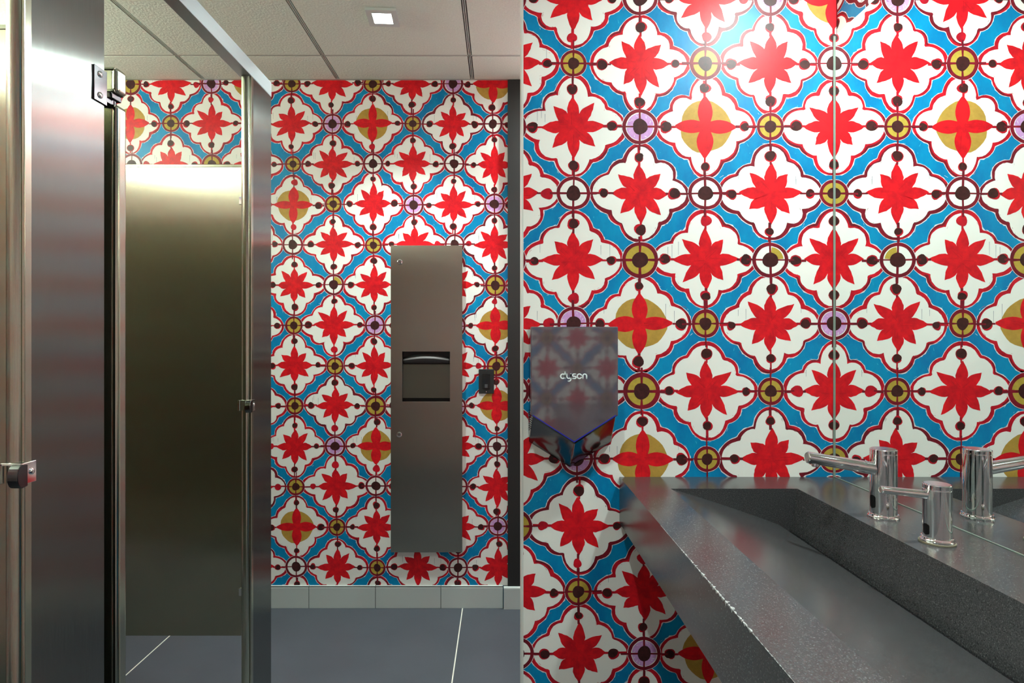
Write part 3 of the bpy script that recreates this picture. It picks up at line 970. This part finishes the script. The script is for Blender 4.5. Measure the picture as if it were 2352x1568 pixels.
# ------------------------------------------------------------------ faucet and soap dispenser
def tap(name, label, cat, x, y, r, H, tip, rsp, root_z, gasket=False, nozzle=True):
    t = thing(name, (x, y, ZC), label, cat)
    if gasket:
        mb = MB(); mb.lathe([(r + .0065, .0001), (r + .0065, .0025)], (x, y, ZC), 'z', 48); mb.build('gasket', 'gasket', t)
    z0 = ZC + (.0026 if gasket else .0002)
    mb = MB(); mb.lathe([(r + .0045, 0), (r + .0048, .003), (r + .0035, .0045), (r + .0025, .0085), (r, .0095)], (x, y, z0), 'z', 56); mb.build('base_flange', 'chrome', t)
    mb = MB(); mb.lathe([(r, .009), (r, H - .0105), (r - .0008, H - .0098), (r - .0008, H - .0088), (r, H - .008), (r, H - .0012), (r - .0012, H)], (x, y, ZC), 'z', 56)
    mb.build('body', 'chrome', t)
    mb = MB(); mb.lathe([(r - .0022, H - .0002), (r - .0022, H + .0006)], (x, y, ZC), 'z', 48); mb.build('cap', 'cap', t)
    mb = MB(); mb.tube((x - r * .45, y, ZC + root_z), tip, rsp * 1.12, rsp)
    sp = mb.build('spout', 'chrome', t)
    d = (Vector(tip) - Vector((x, y, ZC + root_z))).normalized()
    if nozzle:
        e = Vector(tip) - d * (rsp * 1.5)
        mb = MB(); mb.tube(e + Vector((0, 0, -rsp * .6)), e + Vector((-.001, 0, -rsp * 1.45)), rsp * .62)
        mb.build('aerator', 'chrome', sp)
        mb = MB(); mb.tube(Vector(tip) - d * .0005, Vector(tip) + d * .0008, rsp * .84); mb.build('end_cap', 'cap2', sp)
    else:
        e = Vector(tip) - d * (rsp * 1.1)
        mb = MB(); mb.tube(e + Vector((0, 0, -rsp * .6)), e + Vector((0, 0, -rsp * 1.5)), rsp * .3); mb.build('nozzle', 'chrome', sp)
        mb = MB(); mb.tube(Vector(tip) - d * .0005, Vector(tip) + d * .0008, rsp * .84); mb.build('end_cap', 'cap2', sp)
    # sensor window on the side facing the basin
    mb = MB()
    zc, hh, ha = ZC + H * .235, H * .095, .30
    rows = []
    for i in range(17):
        v = -1 + 2 * i / 16
        row = []
        wv = ha * (1 if abs(v) < .6 else sqrt(max(0.02, 1 - ((abs(v) - .6) / .4) ** 2)))
        for k in range(9):
            a = pi + .10 - wv + 2 * wv * k / 8
            row.append((x + (r + .0005) * cos(a), y + (r + .0005) * sin(a), zc + hh * v))
        rows.append(row)
    mb.grid(rows, 0); mb.build('sensor_window', 'black_gloss', t)
    return t


M['cap'] = simple('tap_cap', (.75, .72, .80, 1), .22, 1.)
M['cap2'] = simple('spout_end', (.62, .60, .55, 1), .35, 1.)
YF = F / 1046.0; YS = F / 1193.0
XT = .8395
tap('faucet', 'tall chrome sensor faucet with a long angled spout on the stone counter', 'faucet', XT, YF, .0262, .150, (.672, YF, EYE - .2615), .0125, .105)
tap('soap_dispenser', 'short chrome soap dispenser with a thin spout, in front of the taller faucet', 'soap dispenser', XT, YS, .0238, .1125, (.731, YS, EYE - .2915), .0072, .0905, gasket=True, nozzle=False)


# ------------------------------------------------------------------ lamps
def area(name, loc, rot, sx, sy, power, col, parent=None, spread=140):
    l = bpy.data.lights.new(name, 'AREA'); l.shape = 'RECTANGLE'; l.size = sx; l.size_y = sy
    l.energy = power; l.color = col; l.spread = math.radians(spread)
    o = bpy.data.objects.new(name, l); o.location = loc; o.rotation_euler = rot; COL.objects.link(o)
    if parent: o.parent = parent; o.location = Vector(loc) - wloc(parent)
    return o


def downlight(x, y, power, label, rot=0.0, spread=110):
    t = thing('ceiling_downlight', (x, y, CEIL), label, 'ceiling light', 'square ceiling downlights')
    t.rotation_euler.z = rot
    mb = MB()
    a, c, h = .055, .034, .010
    mb.box(x - a, x + a, y - a, y - c, CEIL - h, CEIL - .0003); mb.box(x - a, x + a, y + c, y + a, CEIL - h, CEIL - .0003)
    mb.box(x - a, x - c, y - c, y + c, CEIL - h, CEIL - .0003); mb.box(x + c, x + a, y - c, y + c, CEIL - h, CEIL - .0003)
    mb.build('trim_frame', 'fixture', t)
    mb = MB(); mb.box(x - c, x + c, y - c, y + c, CEIL - .007, CEIL - .002)
    mb.build('lens', 'lens', t)
    area('lamp', (x, y, CEIL - .0085), (0, 0, 0), .062, .062, power, (.86, 1, .95), t, spread)


downlight(-.432, 2.138, DOWNLIGHT_POWER, 'small square ceiling downlight glowing above the far aisle', .06)
downlight(.86, 1.08, SINK_LIGHT_POWER, 'square ceiling downlight over the washbasin counter', 0, 180)
downlight(.50, 2.52, 22, 'square ceiling downlight beside the end of the far wall, behind the near wall', 0, 170)
downlight(-.10, .50, DOWNLIGHT_POWER, 'square ceiling downlight over the aisle by the stalls')
# linear lamp on the rear wall of the stalls
t = thing('linear_lamp', (XL + .05, 1.0, 2.24), 'long wall lamp on the rear wall of the stalls', 'wall lamp')
mb = MB(); mb.box(XL + .002, XL + .03, -.2, 2.3, 2.22, 2.28); mb.build('housing', 'fixture', t, bevel=.003)
mb = MB(); mb.box(XL + .031, XL + .07, -.18, 2.28, 2.225, 2.275)
mb.build('diffuser', 'tube', t, bevel=.01)
